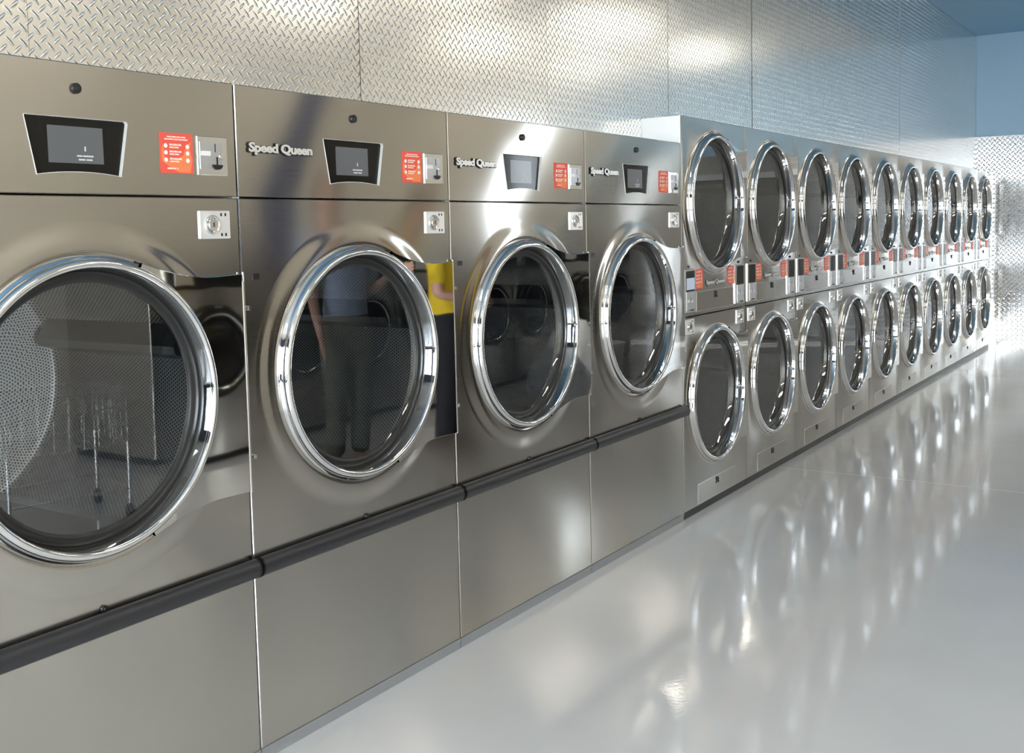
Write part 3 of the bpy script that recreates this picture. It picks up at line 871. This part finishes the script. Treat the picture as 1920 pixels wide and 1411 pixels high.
def person(name, loc, rz, shirt, trousers, hairc, label, H=1.0, long=0., pose=0):
    r = empty(name, loc, rz); r.scale = (H, H, H)
    tag(r, label, 'person')
    # joints, facing +y
    hx = .095; sx = .175
    arms = []
    for s_ in (-1, 1):
        if pose == 0:   # hands joined in front of the belly
            el = (s_*.235, .02, 1.10); wr = (s_*.075, .235, 1.06)
        else:           # one forearm raised, the other hanging
            el = (s_*.235, -.02, 1.11); wr = (s_*.25, .10, .86) if s_ < 0 else (s_*.17, .24, 1.20)
        arms.append((s_, el, wr))
    ch = [[(0, 0, .95, .105, .08), (0, 0, 1.08, .115, .09), (0, 0, 1.25, .135, .10), (0, 0, 1.39, .11, .085), (0, .0, 1.46, .050), (0, .010, 1.53, .050)]]
    nb = 6
    ch.append([5, (0, .02, 1.60, .082), (0, .012, 1.68, .086), (0, .005, 1.73, .055)]); nb += 3
    for s_ in (-1, 1):
        ch.append([0, (s_*hx, 0, .84, .070), (s_*hx, .01, .50, .056), (s_*hx, -.01, .28, .050), (s_*hx, -.02, .09, .036), (s_*(hx+.01), .05, .045, .036), (s_*(hx+.015), .12, .035, .028)]); nb += 6
    for s_, el, wr in arms:
        e, w = Vector(el), Vector(wr); d = (w-e).normalized()
        hnd = w+d*.07
        side = d.cross(Vector((0, 0, 1))).normalized()
        ch.append([3, (s_*sx, 0, 1.40, .050), (*el, .038), (*(e+(w-e)*.5), .033), (*wr, .023), (*(w+d*.045), .030, .018)]); palm = nb+4; nb += 5
        for k, ln in ((-1.5, .050), (-.5, .062), (.5, .060), (1.5, .048)):
            up_ = Vector((0, 0, 1)); b0 = w+d*.085+up_*k*.019
            b1 = b0+d*ln*.5+side*.004; b2 = b1+d*ln*.4+side*.012*s_
            ch.append([palm, (*b0, .0095), (*b1, .0088), (*b2, .0075)]); nb += 3
        t0 = w+d*.03+Vector((0, 0, .032)); t1 = t0+d*.035+Vector((0, 0, .014))
        ch.append([palm, (*t0, .011), (*t1, .009)]); nb += 2
    body = skin('body', ch, M['skin'], r)
    # shirt with sleeves
    z0 = .90-long*1.6
    sc = [[(0, 0, z0, .190, .155), (0, 0, 1.05, .150, .118), (0, 0, 1.25, .165, .122), (0, 0, 1.385, .13, .10), (0, 0, 1.435, .072, .066)]]
    for s_, el, wr in arms:
        e = Vector(el); sh = Vector((s_*sx, 0, 1.39))
        sc.append([3, (*sh, .070), (*(sh+(e-sh)*.45), .062), (*(sh+(e-sh)*.85), .060)])
    skin('shirt', sc, shirt, r)
    pc = [[(0, 0, 1.06, .135, .11), (0, 0, .96, .165, .135), (0, 0, .86, .165, .135)]]
    for s_ in (-1, 1):
        pc.append([2, (s_*hx, 0, .76, .108), (s_*hx, .01, .50, .078), (s_*hx, -.005, .28, .070), (s_*hx, -.015, .10, .066)])
    skin('trousers', pc, trousers, r)
    for s_ in (-1, 1):
        skin('shoe', [[(s_*hx, -.05, .05, .045), (s_*(hx+.01), .05, .045, .047, .04), (s_*(hx+.015), .15, .035, .038, .03)]], M['rubber'], r)
    hm = MB(); nu, nv = 28, 16; hv = []
    for k in range(nv+1):
        t = PI*k/nv
        for i in range(nu):
            a = 2*PI*i/nu
            hv.append((.098*math.sin(t)*math.cos(a), -.012+.104*math.sin(t)*math.sin(a), 1.682+.112*math.cos(t)))
    hf = []
    for k in range(nv):
        for i in range(nu):
            q = [k*nu+i, (k+1)*nu+i, (k+1)*nu+(i+1) % nu, k*nu+(i+1) % nu]
            cy = sum(hv[v][1] for v in q)/4; cz = sum(hv[v][2] for v in q)/4
            if cz > 1.725 or (cy < .0 and cz > 1.60+max(0, cy)*.5) : hf.append(q)
    hm.add(hv, hf, 0, True)
    ho = hm.build('hair', hairc, r)
    so_ = ho.modifiers.new('Solidify', 'SOLIDIFY'); so_.thickness = .012; so_.offset = -1
    # face
    f = MB()
    for s_ in (-1, 1): f.box(s_*.032-.013, s_*.032+.013, .088, .099, 1.630, 1.637, 0, .002)
    f.build('eyebrows', hairc, body)
    f = MB()
    for s_ in (-1, 1):
        n = 12; f.add([(s_*.032+.011*math.cos(2*PI*i/n), .0965, 1.612+.006*math.sin(2*PI*i/n)) for i in range(n)]+[(s_*.032, .101, 1.612)], [[i, (i+1) % n, n] for i in range(n)], 1)
        f.add([(s_*.032+.005*math.cos(2*PI*i/n), .1012, 1.612+.005*math.sin(2*PI*i/n)) for i in range(n)], [list(range(n))], 0)
    f.build('eyes', [M['black'], M['white']], body)
    f = MB(); f.box(-.022, .022, .090, .099, 1.560, 1.567, 0, .002); f.build('mouth', mat('lips_%s' % name, (.45, .16, .14), 0., .5), body)
    f = MB(); f.add([(-.006, .095, 1.622), (.006, .095, 1.622), (-.014, .094, 1.583), (.014, .094, 1.583), (-.006, .120, 1.588), (.006, .120, 1.588), (0, .10, 1.576)], [(0, 1, 5, 4), (0, 4, 2), (1, 3, 5), (2, 4, 6), (4, 5, 6), (5, 3, 6)], 0, True); f.build('nose', M['skin'], body)
    for s_ in (-1, 1):
        f = MB(); f.box(s_*.088-.008, s_*.088+.008, -.005, .025, 1.585, 1.64, 0, .004); f.build('ear', M['skin'], body)
    return r
def cloth(name, c): return noise_bump(mat(name, c, 0., .85), 14, .5, .02)
person('person', (5.55, -1.98, 0), -.3, cloth('yellow_shirt', (.85, .60, .03)), cloth('black_trousers', (.015, .015, .02)), mat('dark_hair', (.03, .02, .015), 0., .5),
       'person in a yellow T-shirt and black trousers mirrored in the second dryer, hands clasped', 1.0, .07, 0)
person('person', (4.86, -2.16, 0), .25, cloth('light_blue_shirt', (.42, .50, .66)), cloth('olive_trousers', (.13, .13, .09)), mat('brown_hair', (.06, .04, .025), 0., .5),
       'person in a light blue T-shirt and olive trousers mirrored in the second dryer glass', 1.04, .0, 1)
# white bin and a bag of laundry in the aisle
s = MB()
s_p = [(.0, 0), (.15, 0), (.185, .44), (.195, .44), (.195, .455), (.178, .455), (.145, .02), (.0, .02)]
V = []; n = 32
for rr, zz in s_p:
    for i in range(n): V.append((max(rr, .0005)*math.cos(2*PI*i/n), max(rr, .0005)*math.sin(2*PI*i/n), zz))
s.add(V, [[k*n+i, k*n+(i+1) % n, (k+1)*n+(i+1) % n, (k+1)*n+i] for k in range(len(s_p)-1) for i in range(n)], 0, True)
bn = s.build('waste_bin', M['white'], None, (8.45, -2.35, 0)); tag(bn, 'round white plastic bin on the floor, mirrored in the fourth dryer', 'bin')
def bag(name, loc, sx, sy, h, m, label):
    s = MB(); n = 28; rings = 12; V = []
    for k in range(rings):
        t = k/(rings-1); rr = (.85+.25*math.sin(PI*min(1, t*1.2)))*(1 if t < .75 else 1-(t-.75)*2.6)
        for i in range(n):
            a = 2*PI*i/n; w = 1+.07*math.sin(5*a+3*t)+.04*math.sin(9*a-5*t)
            V.append((sx*rr*w*math.cos(a), sy*rr*w*math.sin(a), h*t))
    s.add(V, [[k*n+i, k*n+(i+1) % n, (k+1)*n+(i+1) % n, (k+1)*n+i] for k in range(rings-1) for i in range(n)]+[list(range(n))[::-1], [(rings-1)*n+i for i in range(n)]], 0, True)
    o = s.build(name, m, None, loc); tag(o, label, 'bag'); return o
bag('laundry_bag', (7.55, -2.30, 0), .24, .18, .50, noise_bump(mat('grey_bag', (.25, .26, .28), 0., .35), 12, .9, .05), 'dark grey laundry bag on the floor, mirrored in the third dryer')
bag('laundry_bag', (8.85, -2.9, 0), .22, .16, .62, noise_bump(mat('white_bag', (.85, .85, .87), 0., .5), 12, .7, .04), 'tall white laundry bag on the floor before the washers')

# wire laundry cart (mirrored in the first glass door)
ct = empty('laundry_cart', (3.25, -2.75, 0), .25); tag(ct, 'chrome wire laundry cart on casters, mirrored low in the leftmost glass door', 'cart')
s = MB(); a_, b2_ = .32, .24
for z in (.42, .52, .62, .72):
    for p, q in (((-a_, -b2_), (a_, -b2_)), ((a_, -b2_), (a_, b2_)), ((a_, b2_), (-a_, b2_)), ((-a_, b2_), (-a_, -b2_))):
        s.tube((*p, z), (*q, z), .004 if z < .7 else .008, 8)
for i in range(9):
    x = -a_+2*a_*i/8
    s.tube((x, -b2_, .42), (x, -b2_, .72), .003, 6); s.tube((x, b2_, .42), (x, b2_, .72), .003, 6); s.tube((x, -b2_, .42), (x, b2_, .42), .003, 6)
for i in range(1, 6):
    y = -b2_+2*b2_*i/6
    s.tube((-a_, y, .42), (-a_, y, .72), .003, 6); s.tube((a_, y, .42), (a_, y, .72), .003, 6)
s.build('basket', M['chrome'], ct)
for x in (-a_, a_):
    for y in (-b2_, b2_):
        s = MB(); s.tube((x, y, .09), (x, y, .43), .011); lg = s.build('leg', M['chrome'], ct)
        s = MB(); s.tube((x-.012, y, .04), (x+.012, y, .04), .04, 20); s.tube((x, y, .04), (x, y, .09), .007); s.build('caster', M['rubber'], lg)
s = MB()
for y in (-b2_, b2_): s.tube((-a_, y, .17), (a_, y, .17), .008)
for x in (-a_, a_): s.tube((x, -b2_, .17), (x, b2_, .17), .008)
s.build('base_rail', M['chrome'], ct)

# ------------------------------------------------------------------ camera
f_px, yaw, pitch, roll = 2009.128, .98614, -.07845, -.02297
fw = Vector((math.sin(yaw)*math.cos(pitch), math.cos(yaw)*math.cos(pitch), math.sin(pitch)))
rt = fw.cross(Vector((0, 0, 1))).normalized(); up = rt.cross(fw)
r2 = math.cos(roll)*rt+math.sin(roll)*up; u2 = -math.sin(roll)*rt+math.cos(roll)*up
cam = bpy.data.cameras.new('camera'); co = bpy.data.objects.new('camera', cam); COL.objects.link(co)
co.matrix_world = Matrix(((r2.x, u2.x, -fw.x, 0), (r2.y, u2.y, -fw.y, -2.24025), (r2.z, u2.z, -fw.z, 1.48881), (0, 0, 0, 1)))
cam.sensor_width = 36; cam.sensor_fit = 'HORIZONTAL'; cam.lens = f_px*36/1920
cam.shift_y = -115.7436/1920
cam.clip_start = .05; cam.clip_end = 100
SC.camera = co

# ------------------------------------------------------------------ daylight
wo = bpy.data.worlds.new('sky'); SC.world = wo; wo.use_nodes = True
bg = wo.node_tree.nodes['Background']; bg.inputs[0].default_value = (.80, .90, 1., 1); bg.inputs[1].default_value = 9.
sl = bpy.data.lights.new('sun', 'SUN'); sl.energy = 13; sl.angle = .01; sl.color = (1, .95, .86)
so = bpy.data.objects.new('sun', sl); COL.objects.link(so)
dv = Vector((2.0, 4.8, -2.1)).normalized()
so.rotation_euler = dv.to_track_quat('-Z', 'Y').to_euler(); so.location = (8, -8, 4)
for a, b_, z0, z1 in OPX:
    pl = bpy.data.lights.new('window_portal', 'AREA'); pl.shape = 'RECTANGLE'; pl.size = b_-a; pl.size_y = z1-z0; pl.cycles.is_portal = True
    po = bpy.data.objects.new('window_portal', pl); COL.objects.link(po); po.location = ((a+b_)/2, YO-.14, (z0+z1)/2); po.rotation_euler = (PI/2, 0, PI)
for a, b_, z0, z1 in OPY:
    pl = bpy.data.lights.new('window_portal', 'AREA'); pl.shape = 'RECTANGLE'; pl.size = b_-a; pl.size_y = z1-z0; pl.cycles.is_portal = True
    po = bpy.data.objects.new('window_portal', pl); COL.objects.link(po); po.location = (XL-.14, (a+b_)/2, (z0+z1)/2); po.rotation_euler = (PI/2, 0, -PI/2)

SC.view_settings.view_transform = 'Standard'; SC.view_settings.look = 'None'
SC.view_settings.gamma = 1; SC.view_settings.use_curve_mapping = False
SC.view_settings.exposure = .86
